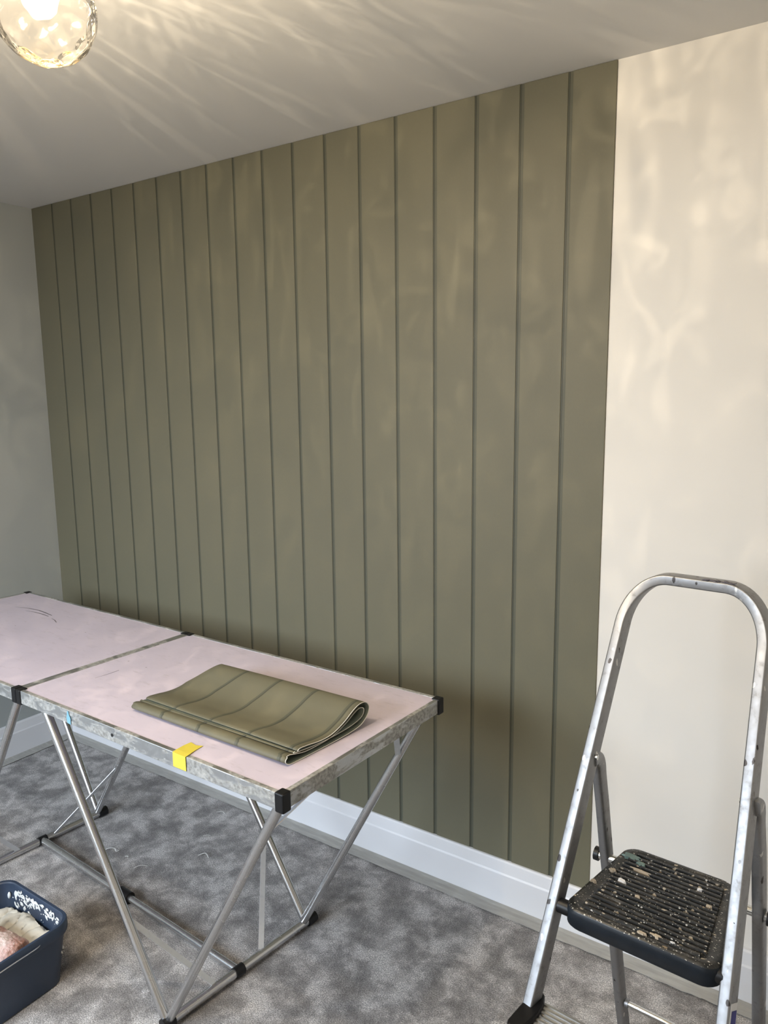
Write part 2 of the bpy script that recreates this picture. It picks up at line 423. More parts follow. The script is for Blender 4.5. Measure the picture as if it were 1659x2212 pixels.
# centre stretcher, two telescoping tubes with a black coupling
c1, c2, cj = R1n.lerp(R1f, .452), R2n.lerp(R2f, .535), Vector((1.225, -.648, RZ+.002))
rail('stretcher', c1, cj, .0105, M['alu_tube']); rail('stretcher', c2, cj, .0128, M['alu_tube'])
d = (c1-c2).normalized()
rail('coupling', cj-d*.026, cj+d*.026, .0185, M['black'])
for a, b, f in ((R1n, R1f, .452), (R2n, R2f, .535)):
    dd = (b-a).normalized(); c = a.lerp(b, f); rail('coupling', c-dd*.015, c+dd*.015, .0152, M['black'])
for a, b in ((R1n, R1f), (R2n, R2f)):
    dd = (b-a).normalized()
    for p, s in ((a, 1), (b, -1)):
        rail('rail_foot', p-dd*s*.010, p+dd*s*.022, .0165, M['black'])
def flat(p, q, facing, wd=.0155, th=.0022):
    bm = bmesh.new(); bm_sweep(bm, [p, q], [(-wd/2, -th/2), (wd/2, -th/2), (wd/2, th/2), (-wd/2, th/2)], facing)
    attach(from_bm('brace', bm, M['alu_bar']), table)
def on(key, z):
    b, t = legs[key]; return b.lerp(t, (z-b.z)/(t.z-b.z))
flat(on('1nl', .245), R1n.lerp(R1f, .30)+Vector((-.006, 0, .010)), (.3, -.2, 1))
flat(on('1fl', .245), R1n.lerp(R1f, .62)+Vector((-.006, 0, .010)), (.8, -.5, .3))
flat(on('2nr', .245), R2n.lerp(R2f, .36)+Vector((.006, 0, .010)), (-.3, -.2, 1))
flat(on('2fr', .235), R2n.lerp(R2f, .615)+Vector((.012, 0, .010)), (-.75, .2, .6))
flat(on('1nr', .655), TP(.022, .30, .748), (-.5, -.4, .7))
flat(on('1fr', .60), TP(.022, .70, .748), (.5, -.8, .1))
# scuff marks on the far section
def mark(pts, wd, mat, name='scuff_mark'):
    bm = bmesh.new(); n = len(pts)
    for i in range(n-1):
        p, q = Vector(pts[i]), Vector(pts[i+1]); s = (q-p).cross(Vector((0, 0, 1))).normalized()
        w0 = wd*math.sin(math.pi*min(1, (i+.15)/n)); w1 = wd*math.sin(math.pi*min(1, (i+1)/n))
        bm_prism(bm, [p-s*w0, p+s*w0, q+s*w1, q-s*w1], [v+Vector((0, 0, .0003)) for v in (p-s*w0, p+s*w0, q+s*w1, q-s*w1)])
    return attach(from_bm(name, bm, mat), table)
def tpt(u, v): return TP(u, v, TZ-.0015)
mark([tpt(1.825, .744), tpt(1.76, .775), tpt(1.70, .785), tpt(1.65, .778), tpt(1.595, .766)], .0026, M['scuff'])
mark([tpt(1.74, .735), tpt(1.69, .748), tpt(1.64, .75), tpt(1.595, .744)], .0022, M['scuff'])
mark([tpt(1.56, .73), tpt(1.53, .72), tpt(1.50, .70)], .0016, M['scuff'])
mark([tpt(.896, .29), tpt(.893, .36), tpt(.894, .418)], .0010, M['scuff'])
# screw hole in the near edge
bm = bmesh.new(); c = TP(.565, -.0012, TZ-.020)
bm_sweep(bm, [c+Vector((0, .001, 0)), c-Vector((0, .001, 0))], circle(.0042, 12), (0, 0, 1)); attach(from_bm('screw_hole', bm, M['rubber']), table)

# yellow tape folded over the near edge, and a torn scrap of blue tape
def ribbon(name, rows, mat, th=.0005, root=None):
    bm = bmesh.new(); R = [[bm.verts.new(p) for p in r] for r in rows]
    for a, b in zip(R, R[1:]):
        for k in range(len(a)-1): bm.faces.new((a[k], a[k+1], b[k+1], b[k]))
    o = from_bm(name, bm, mat)
    so = o.modifiers.new('solid', 'SOLIDIFY'); so.thickness = th; so.offset = 1
    if root: attach(o, root)
    return o
ua, ub = .336, .292
rows = [[TP(u, -.003, TZ-.034) for u in (ua, (ua+ub)/2, ub)], [TP(u, -.003, TZ-.015) for u in (ua, (ua+ub)/2, ub)], [TP(u, -.003, TZ+.0006) for u in (ua, (ua+ub)/2, ub)],
        [TP(u+.002, .02, TZ+.001) for u in (ua, (ua+ub)/2, ub)], [TP(ua+.006, .055, TZ), TP((ua+ub)/2+.004, .055, TZ), TP(ub+.008, .055, TZ)],
        [TP(ua+.006, .092, TZ-.0006), TP((ua+ub)/2+.006, .085, TZ-.0006), TP(ub+.012, .097, TZ-.0006)]]
tag(ribbon('masking_tape', rows, M['yellow']), 'strip of yellow masking tape folded over the near edge of the pasting table', 'tape')
ua, ub = .757, .738
rows = [[TP(ua-.004, -.003, TZ-.036), TP(ub+.001, -.003, TZ-.037)], [TP(ua-.001, -.003, TZ-.024), TP(ub, -.003, TZ-.022)], [TP(ua-.004, -.003, TZ-.010), TP(ub+.006, -.003, TZ-.012)], [TP(ua-.006, -.003, TZ-.002), TP(ub+.008, -.003, TZ-.003)]]
tag(ribbon('tape_scrap', rows, M['blue']), 'torn scrap of light blue tape stuck to the table edge near the joint', 'tape')

# ------------------------------------------------------------------ folded length of wallpaper on the table
def folded_paper():
    root = empty('folded_wallpaper', (1.83, -.69, TZ))
    tag(root, 'folded length of sage green plank wallpaper lying on the pink table', 'wallpaper')
    # profile across: (u from near to far, height)
    prof = [(.035, .0235), (.037, .0262), (.045, .0275), (.070, .0255), (.105, .0215), (.145, .0240), (.185, .0390), (.216, .0570), (.240, .0660),
            (.261, .0640), (.273, .0500), (.270, .0340), (.257, .0195), (.235, .0090), (.19, .0040), (.12, .0022), (.06, .0018), (.020, .0018), (.005, .0045), (-.002, .0120),
            (.002, .0195), (.013, .0225), (.030, .0185), (.060, .0125), (.100, .0120), (.150, .0160), (.195, .0310), (.224, .0460), (.244, .0520), (.258, .0470),
            (.257, .0350), (.245, .0260), (.220, .0200), (.185, .0165), (.140, .0150), (.090, .0160), (.055, .0185), (.030, .0205), (.026, .0220), (.030, .0232)]
    pts = catmull([(a, 0, b) for a, b in prof], 5)
    pts = [(p.x, p.z) for p in pts]
    th = .00045; n = len(pts)
    nor = []
    for i in range(n):
        a, b = pts[max(0, i-1)], pts[min(n-1, i+1)]
        dx, dz = b[0]-a[0], b[1]-a[1]; l = math.hypot(dx, dz) or 1
        nor.append((-dz/l, dx/l))
    # length stations (0 at the right end), groove strips 0.0105 wide every 0.1325
    Ltot = .533; st = [0]; mats = []
    g0 = .020; gs = [g0+.1325*k for k in range(4)]
    for g in gs:
        a, b, c, d_ = g-.0055, g-.001, g+.0055, None
        seg0 = st[-1]; k = max(1, int((a-seg0)/.03))
        for j in range(1, k+1): st.append(seg0+(a-seg0)*j/k); mats.append(0)
        st.append(b); mats.append(2); st.append(c); mats.append(1)
    seg0 = st[-1]
    for j in range(1, 5): st.append(seg0+(Ltot-seg0)*j/4); mats.append(0)
    Rn, Rf = Vector((2.088, -.822, 0)), Vector((2.117, -.566, 0)); Ln = Vector((1.551, -.815, 0))
    ax = (Ln-Rn).normalized(); cv = (Rf-Rn).normalized()
    def place(s, i, side):
        q = s/Ltot
        u, z = pts[i][0]+side*th*nor[i][0], pts[i][1]+side*th*nor[i][1]
        fi = i/n
        # the upper layers are slid a little towards the near left, and the left end lies flatter
        upper = max(0, 1-abs(fi-.06)/.25)
        sl = s + .0 + (.004 if fi > .52 else 0)
        u2 = u + upper*q*.008*(1-u/.27)
        z2 = z*(1-.10*q) + .0006*math.sin(9*s+fi*20)*min(1, z/.01)
        z2 = max(z2, .0007+(0.0004 if side > 0 else 0))
        sl2 = sl - .028*q*max(0, (z-.03)/.03)     # crest's far left end pulled in
        return Rn + ax*sl2 + cv*u2 + Vector((0, 0, TZ-.0012+z2))
    bm = bmesh.new()
    A = [[bm.verts.new(place(s, i, 1)) for i in range(n)] for s in st]
    B = [[bm.verts.new(place(s, i, -1)) for i in range(n)] for s in st]
    def face(vs, mi):
        f = bm.faces.new(vs); f.material_index = mi; f.smooth = mi != 3; return f
    for k in range(len(st)-1):
        for i in range(n-1):
            # which side shows print: outside of the roll is 'A' side for this winding
            face((A[k][i], A[k][i+1], A[k+1][i+1], A[k+1][i]), mats[k])
            face((B[k][i], B[k+1][i], B[k+1][i+1], B[k][i+1]), 4)
        face((A[k][0], A[k+1][0], B[k+1][0], B[k][0]), 3); face((A[k][-1], B[k][-1], B[k+1][-1], A[k+1][-1]), 3)
    for i in range(n-1):
        face((A[0][i], B[0][i], B[0][i+1], A[0][i+1]), 3); face((A[-1][i], A[-1][i+1], B[-1][i+1], B[-1][i]), 3)
    me = bpy.data.meshes.new('paper_sheet'); bm.to_mesh(me); bm.free()
    o = link('paper_sheet', me, [M['paper'], M['paper_groove'], M['paper_groove_dark'], M['paper_edge'], M['paper_back']])
    attach(o, root)
    # white cut edge showing along the right hand end
    bm = bmesh.new()
    bm_sweep(bm, [place(0, i, 0)-ax*.0003 for i in range(0, n)], circle(.0009, 6), ax)
    e = from_bm('cut_edge', bm, M['paper_edge'], smooth=True); attach(e, root)
    return root
folded_paper()

# ------------------------------------------------------------------ paste bucket with roller
BX0, BX1, BY0, BY1, BZ = 1.062, 1.389, -1.200, -.922, .186
bcx, bcy = (BX0+BX1)/2, (BY0+BY1)/2
def ring(inset, z, r=.05): return [Vector((bcx+a, bcy+b, z)) for a, b in rrect(BX1-BX0-2*inset, BY1-BY0-2*inset, max(.01, r-inset*.5), 8)]
def loft(bm, rings, cap0=False, cap1=False):
    R = [[bm.verts.new(p) for p in r] for r in rings]; N = len(R[0])
    for a, b in zip(R, R[1:]):
        for i in range(N): bm.faces.new((a[i], a[(i+1) % N], b[(i+1) % N], b[i]))
    if cap0: bm.faces.new(R[0][::-1])
    if cap1: bm.faces.new(R[-1])
bucket = empty('paste_bucket', (bcx, bcy, 0)); tag(bucket, 'dark navy plastic bucket of wallpaper paste standing on the carpet', 'bucket')
bm = bmesh.new()
loft(bm, [ring(.030, .001), ring(.026, .004), ring(.008, BZ-.036), ring(.0075, BZ-.032), ring(.007, .012+BZ-.044), ring(.0115, BZ-.005), ring(.013, BZ-.012), ring(.030, .010)][:4] +
     [ring(.010, BZ-.030), ring(.010, BZ-.012), ring(.012, BZ-.012), ring(.0135, BZ-.03), ring(.0325, .010)], True, True)
attach(from_bm('bucket_body', bm, M['navy'], smooth=True), bucket)
edge_split(bucket.children[-1], 35)
bm = bmesh.new()
loft(bm, [ring(.0115, BZ-.014), ring(.0065, BZ-.034), ring(.0015, BZ-.033), ring(.0, BZ-.028), ring(.0, BZ-.004), ring(.002, BZ), ring(.009, BZ), ring(.0115, BZ-.003), ring(.0125, BZ-.014)], False, False)
rim = from_bm('rim', bm, M['navy'], smooth=True); attach(rim, bucket); edge_split(rim, 35)
bail = catmull([(1.386, -1.022, BZ-.018), (1.3925, -1.04, BZ-.0165), (1.3935, -1.10, BZ-.016), (1.3935, -1.17, BZ-.017), (1.385, -1.205, BZ-.018), (1.34, -1.208, BZ-.019), (1.24, -1.208, BZ-.02), (1.10, -1.208, BZ-.019), (1.07, -1.206, BZ-.018), (1.056, -1.17, BZ-.017), (1.056, -1.04, BZ-.016), (1.060, -1.022, BZ-.018)], 6)
tube('wire_bail', bail, .0018, M['wire'], n=10, root=bucket)

paste = empty('wallpaper_paste', (bcx, bcy, .06)); tag(paste, 'creamy white wallpaper paste filling the navy bucket', 'paste')
bm = bmesh.new(); NX, NY = 54, 46; grid = []
for i in range(NX+1):
    row = []
    for j in range(NY+1):
        fx, fy = i/NX*2-1, j/NY*2-1
        x, y = bcx+fx*(BX1-BX0)/2*.815, bcy+fy*(BY1-BY0)/2*.80
        # round the corners
        e = max(0, abs(fx)-.75)/.25; g = max(0, abs(fy)-.72)/.28
        if e*e+g*g > 1:
            k = 1/math.sqrt(e*e+g*g); x = bcx+math.copysign((.75+e*k*.25)*(BX1-BX0)/2*.815, fx); y = bcy+math.copysign((.72+g*k*.28)*(BY1-BY0)/2*.80, fy)
        nz = mnoise.fractal(Vector((x*16, y*16, 3)), .8, 2.1, 4)
        z = .088 + .016*nz + .018*math.exp(-((x-1.20)**2/.012+(y+.965)**2/.002)) + .006*max(0, mnoise.noise(Vector((x*60, y*60, 1))))
        row.append(bm.verts.new((x, y, z)))
    grid.append(row)
for i in range(NX):
    for j in range(NY): bm.faces.new((grid[i][j], grid[i+1][j], grid[i+1][j+1], grid[i][j+1]))
po = from_bm('paste_surface', bm, M['paste'], smooth=True); attach(po, paste)
so = po.modifiers.new('solid', 'SOLIDIFY'); so.thickness = .02; so.offset = -1
# splashes on the inside of the far wall and the left corner
bm = bmesh.new(); rnd = random.Random(5)
def blob(c, sx, sy, sz, rz=0):
    r = bmesh.ops.create_icosphere(bm, subdivisions=2, radius=1)
    for v in r['verts']:
        k = 1+.35*mnoise.noise(v.co*2.3+Vector(c)*40)
        p = Vector((v.co.x*sx*k, v.co.y*sy, v.co.z*sz*k)); p.rotate(Matrix.Rotation(rz, 3, 'Y')); v.co = p+Vector(c)
def inner_y(z): return BY1-.0135-.0190*(BZ-.03-z)/.146
for k in range(120):
    x = rnd.uniform(1.13, 1.332); z = BZ-.012-abs(rnd.gauss(0, .019)); s = rnd.uniform(.0012, .0048)
    z = max(z, .125)
    blob((x, inner_y(min(z, BZ-.03))-.0004, z), s*rnd.uniform(.5, 2.6), .0012, s*rnd.uniform(.5, 1.1), rnd.gauss(.6, .5))
for k in range(12):
    x = rnd.uniform(1.085, 1.20); z = rnd.uniform(.118, .15); s = rnd.uniform(.002, .006)
    blob((x, inner_y(z)-.0004, z), s, .0015, s*1.6, rnd.uniform(0, 3))
blob((1.118, inner_y(.155)+.002, .150), .013, .0035, .017, .4); blob((1.098, inner_y(.14)-.006, .148), .006, .004, .012, .3)
sp = from_bm('paste_splash', bm, M['paste_white'], smooth=True); attach(sp, paste); sp['kind'] = 'stuff'

roller = empty('paste_roller', (1.24, -1.08, .08)); tag(roller, 'fluffy pink paint roller sleeve soaked in paste inside the bucket', 'roller')
ra, rb = Vector((1.328, -1.050, .108)), Vector((1.140, -1.115, .172)); rd = (rb-ra).normalized()
rs = rd.cross(Vector((0, 0, 1))).normalized(); ru = rs.cross(rd).normalized()
bm = bmesh.new(); RR = []; NL, NA = 90, 120
Lr = (rb-ra).length
for i in range(NL+1):
    t = i/NL; r = .050*min(1, math.sqrt(max(0, 1-(max(0, .07-t)/.07)**2))*.999+.001, math.sqrt(max(0, 1-(max(0, t-.93)/.07)**2))+.001)
    row = []
    for j in range(NA):
        a = 2*math.pi*j/NA; dr = Vector((0, 0, 0))+rs*math.cos(a)+ru*math.sin(a); p = ra+rd*Lr*t+dr*r
        nn = mnoise.noise(p*150)*.0022 + mnoise.noise(p*330)*.0016 + mnoise.noise(p*40)*.003
        row.append(bm.verts.new(p+dr*nn*min(1, r/.02)))
    RR.append(row)
for a, b in zip(RR, RR[1:]):
    for j in range(NA): bm.faces.new((a[j], a[(j+1) % NA], b[(j+1) % NA], b[j]))
bm.faces.new(RR[0][::-1]); bm.faces.new(RR[-1])
attach(from_bm('sleeve', bm, M['fleece'], smooth=True), roller)
tube('wire_frame', catmull([rb-rd*.02, rb+rd*.02, rb+rd*.035+Vector((0, .01, .012)), rb+Vector((-.03, .06, .045)), rb+Vector((-.05, .075, .075))], 6), .004, M['wire'], n=10, root=roller)
tube('handle', [rb+Vector((-.05, .075, .075)), rb+Vector((-.10, .075, .15))], .013, M['black'], n=14, root=roller)

# ------------------------------------------------------------------ stepladder
LTH = math.radians(-3.83); LW = Vector((math.cos(LTH), math.sin(LTH), 0)); LD = Vector((-math.sin(LTH), math.cos(LTH), 0)); L0 = Vector((2.811, -.660, 0))
def LP(s, v, z): return L0 + LW*s + LD*v + Vector((0, 0, z))
HP = .60; TL = .461
def half(z): return .162-.049*(z-HP)
def ST(side, z): return LP(side*half(z), TL*(z-HP), z)
ladder = empty('step_ladder', LP(0, .05, 0)); tag(ladder, 'paint spattered aluminium step ladder with hoop handrail and black platform', 'ladder')
zt = 1.198
path = [ST(-1, .012)] + [ST(-1, z) for z in (.2, .4, .6, .8, 1.0)]
a, b, c = ST(-1, zt-.098), LP(-half(zt), TL*(zt-HP), zt), LP(-half(zt)+.078, TL*(zt-HP), zt)
arc = lambda a, b, c: [a*(1-t)**2 + b*2*t*(1-t) + c*t*t for t in [i/14 for i in range(15)]]
# rounder than a plain quadratic
def arc3(a, b, c):
    p1, p2 = a.lerp(b, .56), c.lerp(b, .56)
    return [a*(1-t)**3+p1*3*t*(1-t)**2+p2*3*t*t*(1-t)+c*t**3 for t in [i/16 for i in range(17)]]
path += arc3(a, b, c)
c2, b2, a2 = LP(half(zt)-.078, TL*(zt-HP), zt), LP(half(zt), TL*(zt-HP), zt), ST(1, zt-.098)
path += arc3(c2, b2, a2)
path += [ST(1, z) for z in (1.0, .8, .6, .4, .2, .012)]
fr = -LD.copy(); fr.rotate(Matrix.Rotation(math.radians(-9), 3, 'Z'))
bm = bmesh.new(); bm_sweep(bm, path, rrect(.0215, .034, .0035, 3), fr)
o = from_bm('hoop_frame', bm, M['alu_ladder'], smooth=True); edge_split(o, 32); attach(o, ladder)
# rear legs
LWr = LW.copy(); LWr.rotate(Matrix.Rotation(math.radians(-9), 3, 'Z'))
def rear(side, s_top, s_rod, s_floor):
    P = catmull([LP(s_top, .110, .838), LP(s_top, .118, .8385), LP(s_top, .127, .837), LP(s_top, .141, .826), LP(s_top, .1495, .808), LP(s_top, .1545, .785), LP((s_top+s_rod)/2, .168, .72)], 5) + \
        [LP(s_rod, .196, .59), LP((s_rod*2+s_floor)/3, .25, .38), LP((s_rod+s_floor*2)/3, .297, .17), LP(s_floor, .337, .012)]
    bm = bmesh.new(); bm_sweep(bm, P, rrect(.029, .021, .006, 3), LWr)
    o = from_bm('rear_leg', bm, M['alu_ladder'], smooth=True); edge_split(o, 45); attach(o, ladder)
    bm = bmesh.new(); c = LP(s_floor, .337, .014); bm_sweep(bm, [LP(s_floor, .341, .001), LP(s_floor, .332, .035)], rrect(.027, .035, .006, 3), fr)
    attach(from_bm('foot', bm, M['rubber']), ladder)
rear(-1, -.146, -.141, -.127); rear(1, .160, .166, .170)
for s in (-1, 1):
    bm = bmesh.new(); bm_sweep(bm, [ST(s, .0), ST(s, .04)], rrect(.028, .041, .006, 3), fr); attach(from_bm('foot', bm, M['rubber']), ladder)
    p = ST(s, .845)+LW*(-s*.011); tube('rivet', [p-LW*.004, p+LW*.004], .006, M['chrome'], n=12, root=ladder)
# rods
tube('rod', [LP(-.158, .196, .576), LP(.184, .200, .576)], .0095, M['chrome'], root=ladder)
for s_, dr in ((-.160, -1), (.185, 1)): tube('rod_cap', [LP(s_-.004*dr, .197, .576), LP(s_+.006*dr, .197, .576)], .015, M['black'], root=ladder)
tube('rod', [LP(-.126, .302, .150), LP(.168, .302, .150)], .0068, M['chrome'], root=ladder)
for s_ in (-.116, .158): tube('rod_cap', [LP(s_-.004, .302, .150), LP(s_+.004, .302, .150)], .0095, M['alu_ladder'], root=ladder)
tube('rod', [ST(-1, .578), ST(1, .578)], .0085, M['chrome'], root=ladder)
# platform tray
plat = bpy.data.objects.new('platform', bpy.data.meshes.new('platform'))
def outline(grow=0, n=6):
    pts = []
    for sx, vy, a0 in ((1, .238, 0), (-1, .238, 90), (-1, -.036, 180), (1, -.036, 270)):
        hw = (.117 if vy > 0 else .1445)+grow; r = .030
        cx, cy = sx*(hw-r), vy + (-r+grow if vy > 0 else r-grow)
        for k in range(n+1):
            t = math.radians(a0+90*k/n); pts.append((cx+r*math.cos(t), cy+r*math.sin(t)))
    return pts
bm = bmesh.new()
def pr(grow, z): return [LP(s+.006, v, z) for s, v in outline(grow)]
loft(bm, [pr(-.004, HP-.044), pr(-.001, HP-.040), pr(0, HP-.014), pr(-.002, HP-.006), pr(-.006, HP-.002), pr(-.014, HP-.002), pr(-.018, HP-.0045)], True, True)
plat = from_bm('platform', bm, [M['platform'], M['platform_side']], smooth=True); edge_split(plat, 50); attach(plat, ladder)
for p in plat.data.polygons:
    if p.normal.z < .5: p.material_index = 1
for k in range(18):                       # tread ribs across the platform
    v = -.012+.0132*k; f = (v+.036)/.274; hw = .1445*(1-f)+.117*f-.026
    if k in (0, 17): hw -= .008
    bm = bmesh.new()
    bm_prism(bm, [LP(-hw+.006, v-.0040, HP-.006), LP(hw+.006, v-.0040, HP-.006), LP(hw+.006, v+.0040, HP-.006), LP(-hw+.006, v+.0040, HP-.006)],
             [LP(-hw+.008, v-.0026, HP), LP(hw+.004, v-.0026, HP), LP(hw+.004, v+.0026, HP), LP(-hw+.008, v+.0026, HP)])
    o = from_bm('rib', bm, M['platform']); o.parent = plat
# dried paint on the platform
def splat(cs, cv_, r, ry, mat, seed):
    bm = bmesh.new(); n = 18; rnd = random.Random(seed)
    ring_ = []
    for i in range(n):
        a = 2*math.pi*i/n; k = rnd.uniform(.65, 1.25); ring_.append((cs+math.cos(a)*r*k, cv_+math.sin(a)*ry*k))
    bm_prism(bm, [LP(s, v, HP-.004) for s, v in ring_], [LP(cs+(s-cs)*.8, cv_+(v-cv_)*.8, HP+.0012) for s, v in ring_])
    o = from_bm('dried_paint', bm, mat); o.parent = plat
splat(-.085, .195, .021, .011, M['teal'], 1); splat(-.060, .181, .010, .008, M['teal'], 11)
splat(-.055, .158, .024, .0028, M['tan'], 2); splat(-.100, .128, .008, .005, M['tan'], 3); splat(-.072, .105, .0095, .006, M['sticker_white'], 4)
splat(.035, -.012, .012, .004, M['tan'], 5); splat(.012, -.020, .009, .004, M['tan'], 6); splat(-.03, .075, .006, .0045, M['tan'], 7); splat(.062, .17, .006, .005, M['sticker_white'], 8)
splat(.065, -.012, .006, .003, M['sticker_white'], 9); splat(-.118, .07, .007, .005, M['tan'], 10); splat(.09, .13, .006, .003, M['tan'], 12)
# hinge lugs at the front of the platform
for s in (-1, 1):
    tube('hinge_lug', [LP(s*.130+.006, -.012, HP-.022), LP(s*.1545, -.012, HP-.022)], .0145, M['black'], root=ladder)
# lower aluminium treads with black end caps
def tread(z):
    hw = half(z)-.006; vc = TL*(z-HP)
    bm = bmesh.new(); v0, v1 = vc-.070, vc+.026
    bm_prism(bm, [LP(-hw, v0, z-.022), LP(hw, v0, z-.022), LP(hw, v1, z-.022), LP(-hw, v1, z-.022)], [LP(-hw, v0, z-.003), LP(hw, v0, z-.003), LP(hw, v1, z-.003), LP(-hw, v1, z-.003)])
    t = from_bm('tread', bm, M['alu_tread'], bevel=.002); attach(t, ladder)
    for k in range(9):
        v = v0+.006+k*.0105
        bm = bmesh.new(); bm_prism(bm, [LP(-hw, v-.0036, z-.004), LP(hw, v-.0036, z-.004), LP(hw, v+.0036, z-.004), LP(-hw, v+.0036, z-.004)], [LP(-hw, v-.0024, z), LP(hw, v-.0024, z), LP(hw, v+.0024, z), LP(-hw, v+.0024, z)])
        o = from_bm('rib', bm, M['alu_tread']); o.parent = t
    for s in (-1, 1):
        bm = bmesh.new()
        outer = [(s*(hw+.022), v0+.006), (s*(hw+.019), v0-.004), (s*(hw+.008), v0-.008), (s*(hw-.004), v0-.004), (s*(hw-.012), v0+.012), (s*(hw-.0165), v0+.034), (s*(hw-.018), v0+.056), (s*(hw-.016), v1-.014), (s*(hw-.009), v1+.004), (s*(hw+.002), v1+.012), (s*(hw+.009), v1+.012), (s*(hw+.010), v1), (s*(hw+.018), v1-.03)]
        if s < 0: outer = outer[::-1]
        bm_prism(bm, [LP(a, b, z-.026) for a, b in outer], [LP(a, b, z+.010) for a, b in outer])
        attach(from_bm('tread_cap', bm, M['black'], bevel=.004), ladder)
tread(.400); tread(.200)
# printed sticker on the right stile
bm = bmesh.new(); c = ST(1, .530); ta = (ST(1, .7)-ST(1, .4)).normalized(); side = ta.cross(fr-ta*fr.dot(ta)).normalized(); nn = (fr-ta*fr.dot(ta)).normalized()
sg = 1 if side.dot(LW) > 0 else -1; side = side*sg
def stick(name, h0, h1, w0, w1, off, mat):
    p = lambda h, w_: c + ta*h + nn*w_ + side*(.0108+off)
    bm = bmesh.new(); q = [p(h0, w0), p(h0, w1), p(h1, w1), p(h1, w0)]
    bm_prism(bm, q, [v+side*.0004 for v in q]); attach(from_bm(name, bm, mat), ladder)
stick('sticker', -.08, .018, -.014, .013, .0, M['sticker_white']); stick('sticker_print', -.08, .006, -.012, .008, .0005, M['sticker_blue'])
# dried paint ridge on the top of the hoop
bm = bmesh.new(); rnd = random.Random(3)
for k in range(11):
    s = .012+.055*k/10; blob(LP(s, TL*(zt-HP)-.012+rnd.uniform(-.003, .003), zt+.0112+rnd.uniform(-.001, .0012)), rnd.uniform(.003, .008), rnd.uniform(.003, .006), rnd.uniform(.0008, .002), rnd.uniform(-.3, .3))
o = from_bm('dried_paint', bm, M['scuff'], smooth=True); attach(o, ladder)

# ------------------------------------------------------------------ paper offcuts on the carpet
def shred(pts, r, label):
    bm = bmesh.new(); P = catmull([Vector(p) for p in pts], 5)
    bm_sweep(bm, P, [(-r, -.0003), (r, -.0003), (r, .0003), (-r, .0003)], (0, 0, 1))
    tag(from_bm('paper_shred', bm, M['shred']), label, 'paper shred', 'paper shreds on the carpet')
shred([(.945, -.535, .005), (.955, -.515, .012), (.972, -.502, .011), (.985, -.505, .006), (.988, -.495, .005)], .0016, 'curled white paper shred on carpet between the two table trestles')
shred([(1.115, -.53, .005), (1.128, -.512, .009), (1.145, -.498, .005)], .0011, 'thin white paper shred on carpet above the black tube coupling')
shred([(1.245, -.362, .005), (1.262, -.345, .010), (1.285, -.352, .005)], .0015, 'white paper shred on carpet under the far side of the table')
shred([(1.170, -.272, .005), (1.182, -.262, .007), (1.190, -.255, .005)], .0012, 'short paper shred on carpet close to the taped wall edge')
shred([(1.095, -.135, .005), (1.118, -.124, .009), (1.132, -.128, .005)], .0013, 'paper shred on carpet nearest the skirting behind the table')
shred([(1.035, -.506, .005), (1.041, -.501, .006), (1.046, -.502, .005)], .002, 'tiny white paper scrap beside the curled shred on the carpet')

# ------------------------------------------------------------------ ceiling light
def glass_mat():
    t = NT('clear_dimpled_glass'); nt = t.t
    tr = t.n('ShaderNodeBsdfTransparent'); gl = t.n('ShaderNodeBsdfGlossy'); gl.inputs['Roughness'].default_value = .03
    lw = t.n('ShaderNodeLayerWeight'); lw.inputs['Blend'].default_value = .16
    tint = t.ramp(lw.outputs['Facing'], [(.0, (.99, .98, .96)), (.6, (.97, .94, .90)), (.9, (.90, .84, .74)), (1, (.80, .72, .60))])
    nt.links.new(tint, tr.inputs['Color'])
    rf = t.n('ShaderNodeBsdfRefraction'); rf.inputs['IOR'].default_value = 1.12; rf.inputs['Roughness'].default_value = .02
    mx0 = t.n('ShaderNodeMixShader'); mx0.inputs[0].default_value = .22
    nt.links.new(tr.outputs[0], mx0.inputs[1]); nt.links.new(rf.outputs[0], mx0.inputs[2])
    tl = t.n('ShaderNodeBsdfTranslucent'); tl.inputs['Color'].default_value = (1, .93, .8, 1); mx1 = t.n('ShaderNodeMixShader'); mx1.inputs[0].default_value = .002
    nt.links.new(mx0.outputs[0], mx1.inputs[1]); nt.links.new(tl.outputs[0], mx1.inputs[2])
    mx = t.n('ShaderNodeMixShader'); nt.links.new(lw.outputs['Fresnel'], mx.inputs[0])
    nt.links.new(mx1.outputs[0], mx.inputs[1]); nt.links.new(gl.outputs[0], mx.inputs[2])
    b = t.n('ShaderNodeBump'); b.inputs['Strength'].default_value = .5; b.inputs['Distance'].default_value = .006
    nt.links.new(t.noise(38, 2, .4), b.inputs['Height'])
    for nd in (gl, rf): nt.links.new(b.outputs['Normal'], nd.inputs['Normal'])
    nt.links.new(mx.outputs[0], t.o.inputs['Surface'])
    return t.m
M['glass'] = glass_mat()
def bulb_mat():
    t = NT('lit_bulb'); nt = t.t
    e = t.n('ShaderNodeEmission'); e.inputs['Color'].default_value = (1, .80, .50, 1); e.inputs['Strength'].default_value = 9
    tr = t.n('ShaderNodeBsdfTransparent'); ad = t.n('ShaderNodeAddShader')
    nt.links.new(e.outputs[0], ad.inputs[0]); nt.links.new(tr.outputs[0], ad.inputs[1]); nt.links.new(ad.outputs[0], t.o.inputs['Surface'])
    return t.m
M['bulb'] = bulb_mat()

